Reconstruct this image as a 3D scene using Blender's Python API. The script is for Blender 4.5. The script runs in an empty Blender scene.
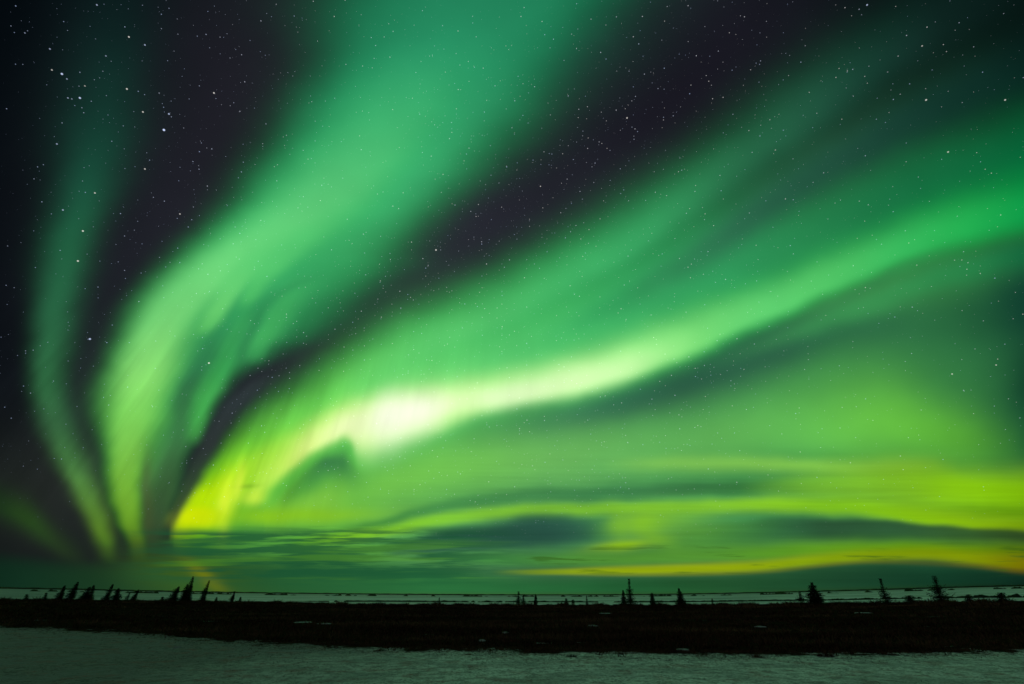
import bpy, math, random
from mathutils import Vector, noise
S = bpy.context.scene
COL = S.collection
random.seed(7)
PI = math.pi

# ------------------------------------------------------------------ camera
CAM_H = 2.5
PITCH = math.radians(28.9)
cam_d = bpy.data.cameras.new('camera')
cam_d.lens = 16.0
cam_d.sensor_width = 36.0
cam_d.clip_start = 0.1
cam_d.clip_end = 20000
cam = bpy.data.objects.new('camera', cam_d)
COL.objects.link(cam)
cam.location = (0, 0, CAM_H)
cam.rotation_euler = (PI / 2 + PITCH, 0, 0)
S.camera = cam
S.view_settings.view_transform = 'Standard'
S.view_settings.look = 'None'
S.view_settings.gamma = 1
S.view_settings.exposure = 0
S.cycles.use_denoising = True
S.cycles.use_adaptive_sampling = True
S.cycles.adaptive_threshold = 0.02
S.cycles.adaptive_min_samples = 20
S.cycles.max_bounces = 3
S.cycles.diffuse_bounces = 2

# ------------------------------------------------------------------ night sky
world = bpy.data.worlds.new('World')
S.world = world
world.use_nodes = True
WT = world.node_tree
WT.nodes.clear()


def lin(c):
    out = []
    for v in c[:3]:
        v = v / 255.0
        out.append(v / 12.92 if v <= 0.04045 else ((v + 0.055) / 1.055) ** 2.4)
    return out


class G:
    """small helper that writes node graphs"""
    def __init__(s, nt): s.nt = nt
    def n(s, t): return s.nt.nodes.new(t)
    def put(s, inp, v):
        if isinstance(v, bpy.types.NodeSocket): s.nt.links.new(v, inp)
        else: inp.default_value = v
    def m(s, op, a, b=None, c=None, clamp=False):
        x = s.n('ShaderNodeMath'); x.operation = op; x.use_clamp = clamp
        s.put(x.inputs[0], a)
        if b is not None: s.put(x.inputs[1], b)
        if c is not None: s.put(x.inputs[2], c)
        return x.outputs[0]
    def v(s, op, a, b=None, scale=None):
        x = s.n('ShaderNodeVectorMath'); x.operation = op
        s.put(x.inputs[0], a)
        if b is not None: s.put(x.inputs[1], b)
        if scale is not None: s.put(x.inputs[3], scale)
        return x.outputs['Value'] if op in ('DOT_PRODUCT', 'LENGTH', 'DISTANCE') else x.outputs['Vector']
    def xyz(s, a, b, c=0.0):
        x = s.n('ShaderNodeCombineXYZ')
        s.put(x.inputs[0], a); s.put(x.inputs[1], b); s.put(x.inputs[2], c)
        return x.outputs[0]
    def sep(s, a):
        x = s.n('ShaderNodeSeparateXYZ'); s.put(x.inputs[0], a); return x.outputs
    def rng(s, v, a, b, c=0.0, d=1.0, smooth=True):
        x = s.n('ShaderNodeMapRange'); x.interpolation_type = 'SMOOTHSTEP' if smooth else 'LINEAR'
        s.put(x.inputs[0], v); s.put(x.inputs[1], a); s.put(x.inputs[2], b); s.put(x.inputs[3], c); s.put(x.inputs[4], d)
        return x.outputs[0]
    def noise(s, vec, scale, detail=2, rough=0.5, dim='3D', w=None):
        x = s.n('ShaderNodeTexNoise'); x.noise_dimensions = dim
        s.put(x.inputs['Vector'], vec); x.inputs['Scale'].default_value = scale
        x.inputs['Detail'].default_value = detail; x.inputs['Roughness'].default_value = rough
        return x.outputs['Fac']
    def mix(s, f, a, b, blend='MIX'):
        x = s.n('ShaderNodeMix'); x.data_type = 'RGBA'; x.blend_type = blend
        s.put(x.inputs[0], f)
        s.put(x.inputs[6], a if isinstance(a, bpy.types.NodeSocket) else (*a, 1))
        s.put(x.inputs[7], b if isinstance(b, bpy.types.NodeSocket) else (*b, 1))
        return x.outputs[2]


def pchip(ts, ys, n):
    """monotone cubic resampling so that the curves never overshoot"""
    m = len(ts)
    h = [ts[i + 1] - ts[i] for i in range(m - 1)]
    d = [(ys[i + 1] - ys[i]) / h[i] for i in range(m - 1)]
    s = [0.0] * m
    s[0] = d[0]; s[-1] = d[-1]
    for i in range(1, m - 1):
        if d[i - 1] * d[i] > 0:
            w1 = 2 * h[i] + h[i - 1]; w2 = h[i] + 2 * h[i - 1]
            s[i] = (w1 + w2) / (w1 / d[i - 1] + w2 / d[i])
    out = []
    for k in range(n):
        t = ts[0] + (ts[-1] - ts[0]) * k / (n - 1)
        i = 0
        while i < m - 2 and t > ts[i + 1]: i += 1
        u = (t - ts[i]) / h[i]
        out.append((2*u**3 - 3*u**2 + 1) * ys[i] + (u**3 - 2*u*u + u) * h[i] * s[i]
                   + (-2*u**3 + 3*u*u) * ys[i + 1] + (u**3 - u*u) * h[i] * s[i + 1])
    return out


g = G(WT)
tc = g.n('ShaderNodeTexCoord')
DIR = tc.outputs['Generated']
# sky chart: a star chart fixed to the world, centred due north at 28.9 degrees elevation.
# 455 chart units = tangent of 45 degrees; x runs east, y runs down to the horizon.
F = (0, math.cos(PITCH), math.sin(PITCH))
U = (0, -math.sin(PITCH), math.cos(PITCH))
df = g.v('DOT_PRODUCT', DIR, F)
dfc = g.m('MAXIMUM', df, 0.12)
dz = g.sep(DIR)
SX0 = g.m('MULTIPLY_ADD', g.m('DIVIDE', dz[0], dfc), 455.0, 512.0)
SY0 = g.m('MULTIPLY_ADD', g.m('DIVIDE', g.v('DOT_PRODUCT', DIR, U), dfc), -455.0, 342.0)
# gentle wander of the folds
WARP = g.n('ShaderNodeTexNoise')
WARP.inputs['Scale'].default_value = 1.0
WARP.inputs['Detail'].default_value = 2.5
g.put(WARP.inputs['Vector'], g.xyz(g.m('MULTIPLY', SX0, 1 / 70.), g.m('MULTIPLY', SY0, 1 / 55.)))
wc = g.n('ShaderNodeSeparateColor'); g.put(wc.inputs[0], WARP.outputs['Color'])
warp_amt = g.rng(SY0, 540, 590, 1.0, 0.25)
SX = g.m('ADD', SX0, g.m('MULTIPLY', g.m('MULTIPLY_ADD', wc.outputs[0], 14.0, -7.0), warp_amt))
SY = g.m('ADD', SY0, g.m('MULTIPLY', g.m('MULTIPLY_ADD', wc.outputs[1], 10.0, -5.0), warp_amt))
# rays: noise that only varies across the direction to the magnetic zenith
ZX, ZY = 520.0, -160.0
rx = g.m('SUBTRACT', SX0, ZX); ry = g.m('SUBTRACT', SY0, ZY)
ANG = g.m('ARCTAN2', rx, ry)
RAD = g.m('SQRT', g.m('ADD', g.m('MULTIPLY', rx, rx), g.m('MULTIPLY', ry, ry)))
RAY = g.noise(g.xyz(g.m('MULTIPLY', ANG, 34.0), g.m('MULTIPLY', RAD, 1 / 170.0)), 1.0, 3.0, 0.55)
RAYF = g.noise(g.xyz(g.m('MULTIPLY', ANG, 90.0), g.m('MULTIPLY', RAD, 1 / 120.0), 4.0), 1.0, 2.0, 0.5)
# soft patches
PATCH = g.noise(g.xyz(g.m('MULTIPLY', SX0, 1 / 120.), g.m('MULTIPLY', SY0, 1 / 90.), 3.3), 1.0, 3.0, 0.5)

WM = 300.0


def curve3(t, ts, chans, n=40):
    cc_ = g.n('ShaderNodeCombineColor')
    x = g.n('ShaderNodeRGBCurve')
    mp = x.mapping; mp.use_clip = False
    for ci, ch in enumerate(chans):
        ys = pchip(ts, ch, n)
        c = mp.curves[ci]
        for k in range(n):
            px = k / (n - 1)
            if k == 0: c.points[0].location = (0, ys[0])
            elif k == n - 1: c.points[-1].location = (1, ys[-1])
            else: c.points.new(px, ys[k])
        for p in c.points: p.handle_type = 'AUTO'
    mp.update()
    for k in range(3): g.put(cc_.inputs[k], t)
    g.put(x.inputs['Color'], cc_.outputs[0])
    return x.outputs['Color']


class Sky: pass
sky = Sky()


def ribbon(axis, rows, power=2.0, opacity=1.0, mod=None, fringe=False, raw=False):
    """rows: (t, centre, width before, width after, (r,g,b) seen colour, strength 0..1)
    axis 'x': t runs east and the centre is a height; axis 'y': t runs down and the centre is sideways."""
    xs, ys_ = (SX0, SY0) if raw else (SX, SY)
    tt, cc = (xs, ys_) if axis == 'x' else (ys_, xs)
    ts = [r[0] for r in rows]
    span = ts[-1] - ts[0]
    t = g.m('DIVIDE', g.m('SUBTRACT', tt, ts[0]), span, clamp=True)
    LO, SP = -400.0, 1900.0
    geo = curve3(t, ts, [[(r[1] - LO) / SP for r in rows], [r[2] / WM for r in rows], [r[3] / WM for r in rows]])
    gs = g.n('ShaderNodeSeparateColor'); g.put(gs.inputs[0], geo)
    c = g.m('MULTIPLY_ADD', gs.outputs[0], SP, LO)
    s = g.m('SUBTRACT', cc, c)
    side = g.m('GREATER_THAN', s, 0.0)
    w = g.m('MULTIPLY', g.m('ADD', g.m('MULTIPLY', gs.outputs[1], g.m('SUBTRACT', 1.0, side)), g.m('MULTIPLY', gs.outputs[2], side)), WM)
    q = g.m('POWER', g.m('ABSOLUTE', g.m('DIVIDE', s, w)), power)
    mask = g.m('EXPONENT', g.m('MULTIPLY', q, -1.0))
    lc = [lin(r[4]) for r in rows]
    colr = curve3(t, ts, [[c_[k] for c_ in lc] for k in range(3)])
    st = g.n('ShaderNodeFloatCurve')
    cv = st.mapping.curves[0]; st.mapping.use_clip = False
    n = 24; yy = pchip(ts, [r[5] for r in rows], n)
    for k in range(n):
        if k == 0: cv.points[0].location = (0, yy[0])
        elif k == n - 1: cv.points[-1].location = (1, yy[-1])
        else: cv.points.new(k / (n - 1), yy[k])
    st.mapping.update()
    g.put(st.inputs['Value'], t)
    f = g.m('MULTIPLY', mask, g.m('MULTIPLY', st.outputs[0], opacity))
    if mod is not None: f = g.m('MULTIPLY', f, mod)
    f = g.m('MINIMUM', f, 1.0)
    if fringe:      # oxygen green reaches further out than the other colours
        colr = g.mix(1.0, colr, g.mix(mask, (0.30, 0.78, 0.62), (1, 1, 1)), 'MULTIPLY')
    sky.c = g.mix(f, sky.c, colr)


def blob(x, y, rx_, ry_, ang, col, strength=1.0, power=2.0, mod=None):
    ca, sa = math.cos(math.radians(ang)), math.sin(math.radians(ang))
    dx = g.m('SUBTRACT', SX, x); dy = g.m('SUBTRACT', SY, y)
    a = g.m('DIVIDE', g.m('ADD', g.m('MULTIPLY', dx, ca), g.m('MULTIPLY', dy, sa)), rx_)
    b = g.m('DIVIDE', g.m('SUBTRACT', g.m('MULTIPLY', dy, ca), g.m('MULTIPLY', dx, sa)), ry_)
    r2 = g.m('ADD', g.m('MULTIPLY', a, a), g.m('MULTIPLY', b, b))
    f = g.m('MULTIPLY', g.m('EXPONENT', g.m('MULTIPLY', g.m('POWER', r2, power / 2), -1.0)), strength)
    if mod is not None: f = g.m('MULTIPLY', f, mod)
    sky.c = g.mix(f, sky.c, lin(col))


# clear dark night between the bands; lens vignette put in as a radial falloff
sky.c = g.mix(g.rng(g.v('DISTANCE', g.xyz(SX0, SY0), (520, 330, 0)), 100, 640), lin((44, 47, 56)), lin((3, 8, 12)))
blob(300, 100, 130, 300, 15, (30, 27, 36), 0.8)
blob(660, 90, 230, 130, -35, (24, 21, 32), 0.9)
blob(1000, 20, 200, 110, 0, (6, 15, 16), 0.8)
blob(100, 400, 40, 110, 0, (36, 40, 46), .6)
blob(40, 500, 90, 70, 0, (42, 48, 42), .55)

# --- wide diffuse glow of the lower east half
ribbon('x', [
    (150, 520, 20, 60, (40, 90, 45), 0), (240, 505, 45, 70, (80, 160, 60), .8), (330, 490, 60, 90, (96, 180, 66), 1), (400, 470, 100, 120, (86, 164, 80), 1),
    (560, 450, 130, 130, (76, 152, 86), 1), (700, 430, 170, 150, (66, 146, 80), 1), (860, 400, 210, 170, (62, 140, 74), 1),
    (1024, 380, 230, 190, (38, 100, 58), 1)], 3.0)
# dusky lane under the bright arc
ribbon('x', [
    (440, 456, 10, 10, (72, 150, 80), 0), (500, 436, 14, 16, (66, 136, 84), .6), (560, 420, 18, 20, (58, 118, 84), .85), (620, 406, 22, 24, (46, 98, 76), .95),
    (690, 382, 28, 32, (42, 88, 68), 1), (770, 350, 32, 36, (40, 88, 68), .98), (850, 328, 24, 30, (42, 102, 68), .9), (940, 320, 30, 40, (34, 94, 60), .7), (1024, 300, 40, 60, (14, 58, 46), .9)], 2.2)
# pale green sheet between the arc and the lower bands
ribbon('x', [
    (262, 512, 12, 16, (142, 208, 46), 0), (310, 500, 16, 20, (142, 208, 66), .8), (360, 488, 22, 26, (116, 194, 70), .75), (450, 468, 28, 30, (116, 198, 82), .9), (560, 458, 28, 32, (108, 184, 92), .9),
    (680, 446, 32, 34, (98, 178, 88), .85), (780, 430, 38, 34, (98, 186, 84), .9), (870, 424, 42, 40, (106, 198, 72), .95), (960, 440, 36, 36, (92, 176, 54), .8), (1024, 452, 30, 36, (44, 108, 46), .6)], 2.0)
ribbon('x', [(760, 455, 5, 5, (70, 150, 76), 0), (820, 455, 6, 7, (78, 160, 70), .6), (880, 457, 6, 7, (88, 168, 60), .5), (930, 458, 6, 6, (90, 170, 50), 0)], 2.0)
ribbon('x', [(600, 466, 6, 7, (140, 202, 84), 0), (680, 464, 8, 8, (134, 200, 82), .6), (800, 466, 8, 8, (136, 202, 76), .7), (900, 468, 10, 10, (140, 196, 60), .6), (960, 468, 10, 10, (140, 196, 40), 0)], 2.0)
blob(1040, 385, 34, 50, 0, (12, 52, 40), .8)

# --- broad upper glow of the arc
ribbon('x', [
    (172, 535, 10, 10, (60, 120, 30), 0), (190, 512, 26, 30, (130, 180, 20), .95), (225, 482, 38, 40, (124, 200, 44), 1), (260, 458, 44, 50, (112, 200, 66), 1), (330, 414, 52, 60, (108, 212, 90), 1),
    (400, 380, 58, 60, (106, 214, 110), 1), (480, 356, 58, 60, (92, 204, 110), 1), (560, 332, 62, 60, (74, 190, 104), 1),
    (640, 306, 66, 60, (58, 170, 98), 1), (720, 277, 72, 60, (48, 152, 90), 1), (800, 250, 74, 50, (40, 136, 80), 1), (900, 205, 74, 50, (24, 112, 66), 1), (1024, 165, 72, 50, (8, 100, 56), 1)], 2.6, fringe=True)
# upper strand that climbs to the top right
ribbon('x', [
    (340, 384, 20, 20, (84, 190, 90), 0), (380, 366, 26, 22, (90, 200, 98), .4), (440, 340, 32, 24, (90, 204, 110), .75), (500, 314, 36, 24, (80, 196, 108), .8), (560, 286, 42, 24, (68, 184, 104), .85), (620, 252, 44, 26, (58, 168, 98), .9),
    (680, 210, 44, 30, (48, 142, 86), .9), (740, 162, 46, 36, (40, 112, 74), .9), (800, 120, 50, 38, (34, 92, 66), .9), (870, 72, 48, 38, (24, 66, 52), .85), (940, 25, 50, 44, (16, 44, 38), .6), (1060, -50, 60, 50, (8, 30, 26), .3)], 2.0, fringe=True)
# dim lane between the strand and the arc
ribbon('x', [
    (540, 338, 12, 12, (58, 170, 98), 0), (600, 310, 14, 14, (50, 160, 92), .6), (660, 278, 16, 18, (46, 132, 82), .75), (740, 224, 22, 24, (42, 102, 74), .9),
    (820, 172, 26, 28, (34, 82, 64), .9), (920, 116, 30, 34, (20, 56, 48), .85), (1040, 66, 40, 44, (6, 30, 30), .7)], 2.2)

# --- the bright arc
ribbon('x', [
    (168, 530, 10, 8, (120, 150, 5), 0), (182, 512, 20, 22, (176, 216, 6), .95), (210, 498, 24, 34, (186, 232, 14), 1), (245, 476, 26, 32, (164, 228, 46), 1),
    (290, 452, 26, 17, (164, 234, 84), 1), (330, 430, 28, 13, (186, 244, 118), 1), (348, 424, 29, 14, (196, 247, 128), 1), (362, 423, 30, 36, (205, 250, 144), 1), (390, 418, 32, 31, (206, 252, 148), 1),
    (415, 413, 34, 28, (206, 252, 150), 1), (445, 407, 32, 24, (196, 250, 148), 1), (480, 400, 30, 18, (188, 250, 146), 1), (520, 392, 30, 14, (184, 250, 150), 1), (580, 381, 32, 16, (176, 246, 146), 1), (640, 362, 34, 16, (152, 240, 136), 1),
    (700, 338, 34, 16, (122, 226, 122), 1), (760, 312, 32, 15, (98, 212, 114), .98), (820, 286, 32, 14, (84, 200, 104), .95), (900, 252, 34, 18, (56, 184, 92), .95), (960, 230, 36, 22, (36, 172, 80), .95), (1024, 210, 36, 28, (14, 156, 72), .95)], 2.6, fringe=True)
# companion strand under the arc, east side
ribbon('x', [
    (700, 372, 6, 8, (62, 130, 82), 0), (780, 338, 10, 12, (60, 138, 80), .5), (860, 306, 13, 14, (58, 148, 82), .75), (940, 276, 14, 15, (44, 138, 76), .8), (1024, 256, 15, 16, (20, 106, 62), .8)], 2.0)
ribbon('x', [
    (800, 318, 6, 6, (56, 130, 76), 0), (860, 290, 6, 6, (52, 128, 74), .5), (920, 262, 6, 7, (48, 134, 74), .35), (970, 246, 6, 7, (40, 130, 72), 0)], 2.0)
# hot core of the arc, running on as a crisp pale ridge to the west
ribbon('x', [
    (250, 492, 14, 8, (206, 242, 80), 0), (272, 478, 17, 9, (204, 244, 92), .65), (290, 462, 17, 9, (212, 246, 114), .85), (308, 448, 17, 9, (222, 250, 138), .95), (330, 434, 16, 9, (230, 254, 166), 1), (348, 426, 16, 10, (236, 254, 184), 1), (362, 423, 16, 23, (236, 254, 190), .95), (390, 415, 20, 26, (250, 255, 226), 1),
    (415, 411, 18, 21, (250, 255, 226), 1), (435, 408, 17, 17, (244, 255, 214), .95), (462, 402, 15, 12, (224, 255, 184), .8), (500, 398, 13, 11, (228, 255, 196), .85), (560, 386, 15, 11, (220, 255, 186), .9), (620, 373, 16, 10, (206, 252, 174), .8), (665, 356, 14, 9, (176, 244, 152), .4), (720, 335, 12, 9, (120, 225, 110), 0)], 2.2)

# dark fold under the ridge
ribbon('x', [
    (276, 507, 8, 8, (100, 170, 50), 0), (286, 498, 10, 12, (90, 160, 54), .6), (298, 484, 9, 18, (78, 152, 60), .8), (312, 472, 9, 20, (64, 136, 66), .85), (328, 463, 10, 18, (56, 122, 72), .88), (342, 462, 12, 18, (56, 122, 72), .82), (352, 468, 11, 18, (70, 142, 74), .6), (362, 476, 8, 13, (80, 156, 74), .3), (385, 476, 8, 10, (100, 180, 70), 0)], 2.0)
# little bright curls at the west end
blob(254, 496, 13, 9, -20, (206, 240, 70), .7, 2.2)
blob(246, 486, 12, 2.2, -4, (120, 170, 40), .5)
blob(238, 484, 5, 20, 10, (222, 250, 70), .6)
blob(226, 502, 7, 24, 8, (230, 252, 60), .7)
blob(262, 514, 22, 8, 0, (126, 180, 20), .6)
blob(198, 518, 28, 10, -4, (216, 236, 2), .95, 3.0)
blob(300, 516, 80, 9, -2, (138, 198, 28), .75)

# --- far west faint band
ribbon('y', [
    (-60, 120, 60, 60, (6, 20, 20), .9), (0, 116, 50, 46, (12, 30, 30), .9), (100, 106, 46, 42, (18, 52, 44), .9), (180, 90, 32, 32, (26, 80, 60), .9), (250, 68, 25, 24, (34, 98, 66), .9), (320, 54, 18, 22, (42, 104, 68), .95),
    (380, 45, 13, 20, (48, 108, 66), .95), (420, 54, 14, 20, (50, 98, 60), .9), (460, 70, 13, 18, (66, 118, 62), .9), (500, 90, 12, 15, (84, 132, 54), .9), (530, 100, 9, 11, (90, 134, 40), .9), (548, 106, 8, 8, (66, 100, 34), .6), (565, 112, 8, 8, (30, 60, 30), 0)], 2.0)
ribbon('x', [
    (-80, 470, 16, 16, (16, 50, 16), 0), (0, 506, 18, 14, (30, 62, 26), .6), (30, 520, 18, 14, (40, 74, 28), .75), (60, 545, 15, 12, (40, 66, 30), .5), (90, 562, 14, 12, (38, 66, 30), 0)], 2.0)

# --- the great western curtain
ribbon('y', [
    (-80, 580, 170, 140, (18, 76, 58), 1), (0, 510, 160, 120, (24, 92, 68), .9), (60, 464, 120, 126, (26, 96, 70), .85), (120, 424, 100, 110, (30, 106, 70), .8), (170, 390, 90, 100, (36, 110, 72), .6), (220, 350, 80, 80, (40, 110, 70), 0)], 2.4)
ribbon('y', [
    (-80, 545, 160, 130, (24, 100, 72), 1), (0, 480, 142, 120, (34, 130, 90), 1), (60, 442, 112, 108, (40, 144, 98), 1), (120, 402, 104, 112, (52, 160, 106), 1), (160, 372, 100, 106, (58, 170, 108), 1), (185, 352, 96, 100, (60, 172, 108), 1),
    (210, 332, 92, 96, (60, 174, 106), 1), (240, 304, 88, 100, (60, 172, 102), 1), (270, 272, 76, 114, (56, 168, 98), 1), (300, 248, 74, 104, (54, 160, 94), 1), (325, 228, 72, 100, (50, 150, 88), 1), (345, 205, 66, 82, (50, 142, 84), 1), (362, 190, 60, 64, (52, 138, 80), 1), (385, 178, 56, 46, (54, 134, 76), 1), (420, 168, 54, 36, (58, 132, 74), .98),
    (460, 160, 46, 24, (64, 122, 66), .92), (500, 156, 30, 20, (64, 104, 56), .85), (540, 150, 18, 14, (46, 74, 46), .5), (565, 150, 18, 14, (30, 60, 40), 0)], 3.6, fringe=True)
# bright western fold
ribbon('y', [
    (40, 430, 60, 60, (44, 150, 98), 0), (110, 396, 64, 58, (62, 178, 110), .7), (180, 340, 64, 54, (84, 194, 116), .9), (230, 282, 60, 56, (98, 206, 120), 1), (270, 218, 47, 52, (108, 210, 120), 1), (300, 184, 41, 36, (114, 213, 120), 1), (320, 167, 38, 36, (120, 216, 120), 1), (345, 153, 35, 40, (128, 217, 116), 1),
    (375, 143, 36, 38, (132, 216, 108), 1), (410, 131, 32, 38, (124, 208, 92), 1), (450, 126, 21, 28, (118, 190, 74), 1), (490, 126, 16, 18, (116, 178, 54), .95), (525, 130, 12, 13, (104, 156, 38), .9), (548, 138, 10, 10, (70, 100, 30), .6), (566, 140, 10, 10, (40, 70, 30), 0)], 2.8, fringe=True)
# brighter pleats hanging on its eastern side
ribbon('y', [
    (220, 300, 24, 26, (76, 192, 108), 0), (255, 262, 20, 24, (86, 198, 110), .6), (285, 232, 16, 16, (100, 206, 114), .9), (308, 217, 12, 12, (104, 208, 112), .95), (326, 207, 10, 11, (98, 202, 106), .85), (342, 200, 9, 9, (80, 180, 94), 0)], 2.4)
ribbon('y', [
    (200, 350, 22, 24, (72, 190, 108), 0), (240, 302, 20, 22, (80, 196, 110), .6), (272, 266, 14, 16, (84, 196, 108), .8), (296, 250, 10, 12, (80, 192, 102), .75), (314, 241, 8, 9, (66, 170, 92), 0)], 2.4)
ribbon('y', [
    (270, 306, 16, 18, (66, 180, 100), 0), (305, 284, 15, 18, (66, 176, 96), .7), (335, 264, 13, 16, (66, 172, 92), .85), (352, 254, 11, 12, (60, 160, 86), .7), (366, 247, 9, 9, (52, 130, 76), 0)], 2.4)
# dark folds
ribbon('y', [
    (320, 226, 10, 10, (50, 150, 90), 0), (345, 212, 14, 12, (48, 132, 80), .7), (365, 202, 14, 12, (46, 122, 76), .85), (390, 190, 14, 12, (48, 110, 68), .9), (430, 180, 12, 10, (54, 108, 64), .6), (470, 170, 10, 10, (54, 92, 56), .6), (520, 158, 9, 9, (50, 76, 48), .6), (550, 156, 8, 8, (44, 66, 42), 0)], 2.2)
ribbon('y', [
    (270, 322, 14, 10, (48, 140, 86), 0), (296, 278, 12, 10, (46, 142, 84), .55), (325, 252, 12, 8, (46, 132, 80), .65), (350, 240, 8, 7, (44, 120, 74), .5), (370, 234, 7, 7, (40, 110, 66), 0)], 2.0)
# slender hanging strand on the east side of the fold
ribbon('y', [
    (300, 252, 12, 10, (64, 180, 94), 0), (335, 236, 10, 11, (60, 166, 90), .7), (365, 222, 11, 12, (58, 164, 84), .9), (400, 206, 11, 11, (66, 168, 80), .95), (430, 195, 9, 9, (66, 156, 72), .8), (450, 190, 8, 8, (54, 110, 62), 0)], 2.2)
# night showing through east of the strand
ribbon('y', [
    (372, 270, 9, 14, (48, 60, 60), 0), (392, 248, 10, 15, (46, 56, 58), .8), (412, 231, 11, 14, (44, 53, 55), .95), (440, 212, 11, 12, (44, 52, 52), .95), (470, 196, 9, 11, (44, 56, 50), .9), (500, 182, 8, 9, (42, 58, 46), .9), (525, 170, 7, 7, (40, 56, 42), .7), (545, 162, 6, 6, (36, 56, 40), 0)], 2.4)
# smoky root
ribbon('y', [(440, 150, 5, 6, (70, 92, 56), 0), (480, 147, 6, 7, (72, 90, 54), .6), (520, 146, 6, 7, (64, 78, 46), .7), (548, 150, 6, 7, (50, 66, 40), 0)], 2.0)

# --- lower bands near the horizon
ribbon('x', [   # dark lane above the thin yellow band
    (330, 534, 6, 8, (50, 110, 40), 0), (380, 524, 6, 6, (58, 128, 56), .75), (440, 509, 7, 6, (66, 138, 72), .8), (520, 497, 8, 7, (64, 132, 74), .85), (600, 494, 8, 7, (58, 124, 72), .85), (680, 490, 8, 7, (52, 112, 66), .9),
    (760, 488, 9, 8, (56, 120, 58), .9), (840, 486, 10, 9, (84, 146, 50), .6), (930, 480, 12, 10, (110, 160, 20), 0)], 2.4)
ribbon('x', [   # broad yellow green wash to the east
    (740, 496, 14, 16, (118, 186, 50), 0), (820, 486, 16, 24, (124, 190, 40), .6), (890, 484, 20, 32, (130, 192, 30), .8), (960, 488, 20, 36, (134, 196, 14), .95), (1024, 494, 24, 38, (126, 184, 6), .95), (1080, 495, 30, 40, (110, 160, 0), .8)], 2.6)
ribbon('x', [(840, 496, 7, 6, (90, 150, 34), 0), (920, 508, 8, 7, (90, 150, 24), .3), (1000, 512, 8, 7, (88, 142, 14), .7), (1060, 514, 9, 7, (84, 134, 10), .6)], 2.0)
ribbon('x', [   # thin yellow green band
    (290, 544, 5, 5, (90, 160, 20), 0), (340, 538, 6, 6, (120, 190, 34), .9), (400, 528, 6, 6, (126, 196, 46), .95), (440, 520, 6, 7, (128, 200, 52), .95), (500, 512, 6, 7, (128, 198, 56), .95), (600, 509, 6, 7, (126, 196, 54), .95),
    (700, 507, 7, 8, (130, 198, 50), .95), (780, 505, 7, 8, (134, 200, 36), .95), (840, 507, 9, 8, (128, 194, 26), .9), (920, 517, 12, 8, (132, 188, 12), .9), (980, 526, 12, 7, (134, 180, 8), .9), (1040, 530, 12, 7, (124, 164, 6), .9)], 2.4)
ribbon('x', [   # dusky lens west
    (380, 552, 3, 4, (40, 96, 72), 0), (398, 549, 5, 7, (42, 92, 70), .85), (440, 543, 12, 11, (38, 82, 66), .97), (490, 538, 16, 13, (38, 80, 66), .98), (540, 534, 19, 13, (38, 78, 66), .98), (585, 532, 14, 12, (46, 96, 72), .9), (606, 530, 10, 13, (62, 124, 66), .6), (628, 532, 7, 9, (90, 150, 40), 0)], 4.0)
ribbon('x', [   # dusky arc east
    (640, 548, 6, 8, (66, 126, 50), 0), (690, 540, 12, 12, (70, 134, 52), .7), (740, 532, 10, 16, (58, 118, 56), .85), (790, 525, 8, 16, (46, 96, 58), .95), (830, 526, 8, 15, (40, 78, 50), .97), (890, 527, 7, 12, (42, 82, 50), .97),
    (950, 531, 6, 9, (46, 84, 44), .95), (1024, 536, 7, 8, (40, 68, 34), .95), (1080, 540, 8, 9, (30, 56, 30), .95)], 3.4)
ribbon('x', [   # green glow under the dark arc
    (420, 560, 6, 5, (60, 130, 60), 0), (500, 559, 7, 6, (66, 136, 62), .8), (600, 560, 10, 8, (82, 146, 46), .8), (700, 557, 11, 8, (88, 150, 36), .7), (780, 553, 11, 9, (90, 150, 28), .85), (880, 549, 9, 9, (98, 152, 18), .9), (960, 550, 9, 9, (96, 142, 10), .9), (1024, 552, 9, 9, (88, 122, 6), .9)], 2.4)
blob(624, 546, 30, 5, -6, (140, 186, 20), .9, 2.0)
blob(655, 538, 22, 8, 20, (116, 174, 30), .5)
blob(619, 524, 10, 15, -8, (122, 184, 44), .5)
blob(644, 523, 26, 13, -8, (138, 198, 32), .8)
blob(672, 520, 44, 18, 0, (114, 178, 46), .5)
ribbon('x', [   # lowest band: yellow with an amber lower edge
    (490, 572, 2, 3, (110, 140, 20), 0), (540, 572, 3, 3, (130, 156, 12), .75), (620, 571, 5, 4, (148, 170, 8), .95), (700, 569, 6, 5, (146, 168, 10), .97), (760, 567, 7, 5, (138, 162, 8), .97), (810, 562, 8, 5, (130, 158, 8), .96),
    (870, 557, 8, 5, (126, 152, 6), .96), (920, 556, 9, 5, (124, 148, 4), .96), (970, 560, 10, 6, (124, 142, 4), .96), (1024, 566, 13, 6, (118, 116, 2), .98), (1080, 570, 14, 6, (100, 92, 2), .95)], 3.0, raw=True)
ribbon('x', [   # amber lower edge
    (560, 575, 2, 2, (140, 140, 16), 0), (640, 575, 2, 2, (140, 150, 16), .4), (760, 572, 2, 2.5, (130, 138, 12), .4), (870, 562, 2.5, 2.5, (124, 124, 8), .45), (970, 566, 3, 3, (120, 112, 6), .5), (1024, 572, 4, 3, (108, 92, 4), .7), (1080, 575, 4, 3, (96, 78, 4), .7)], 2.2, raw=True)

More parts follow.
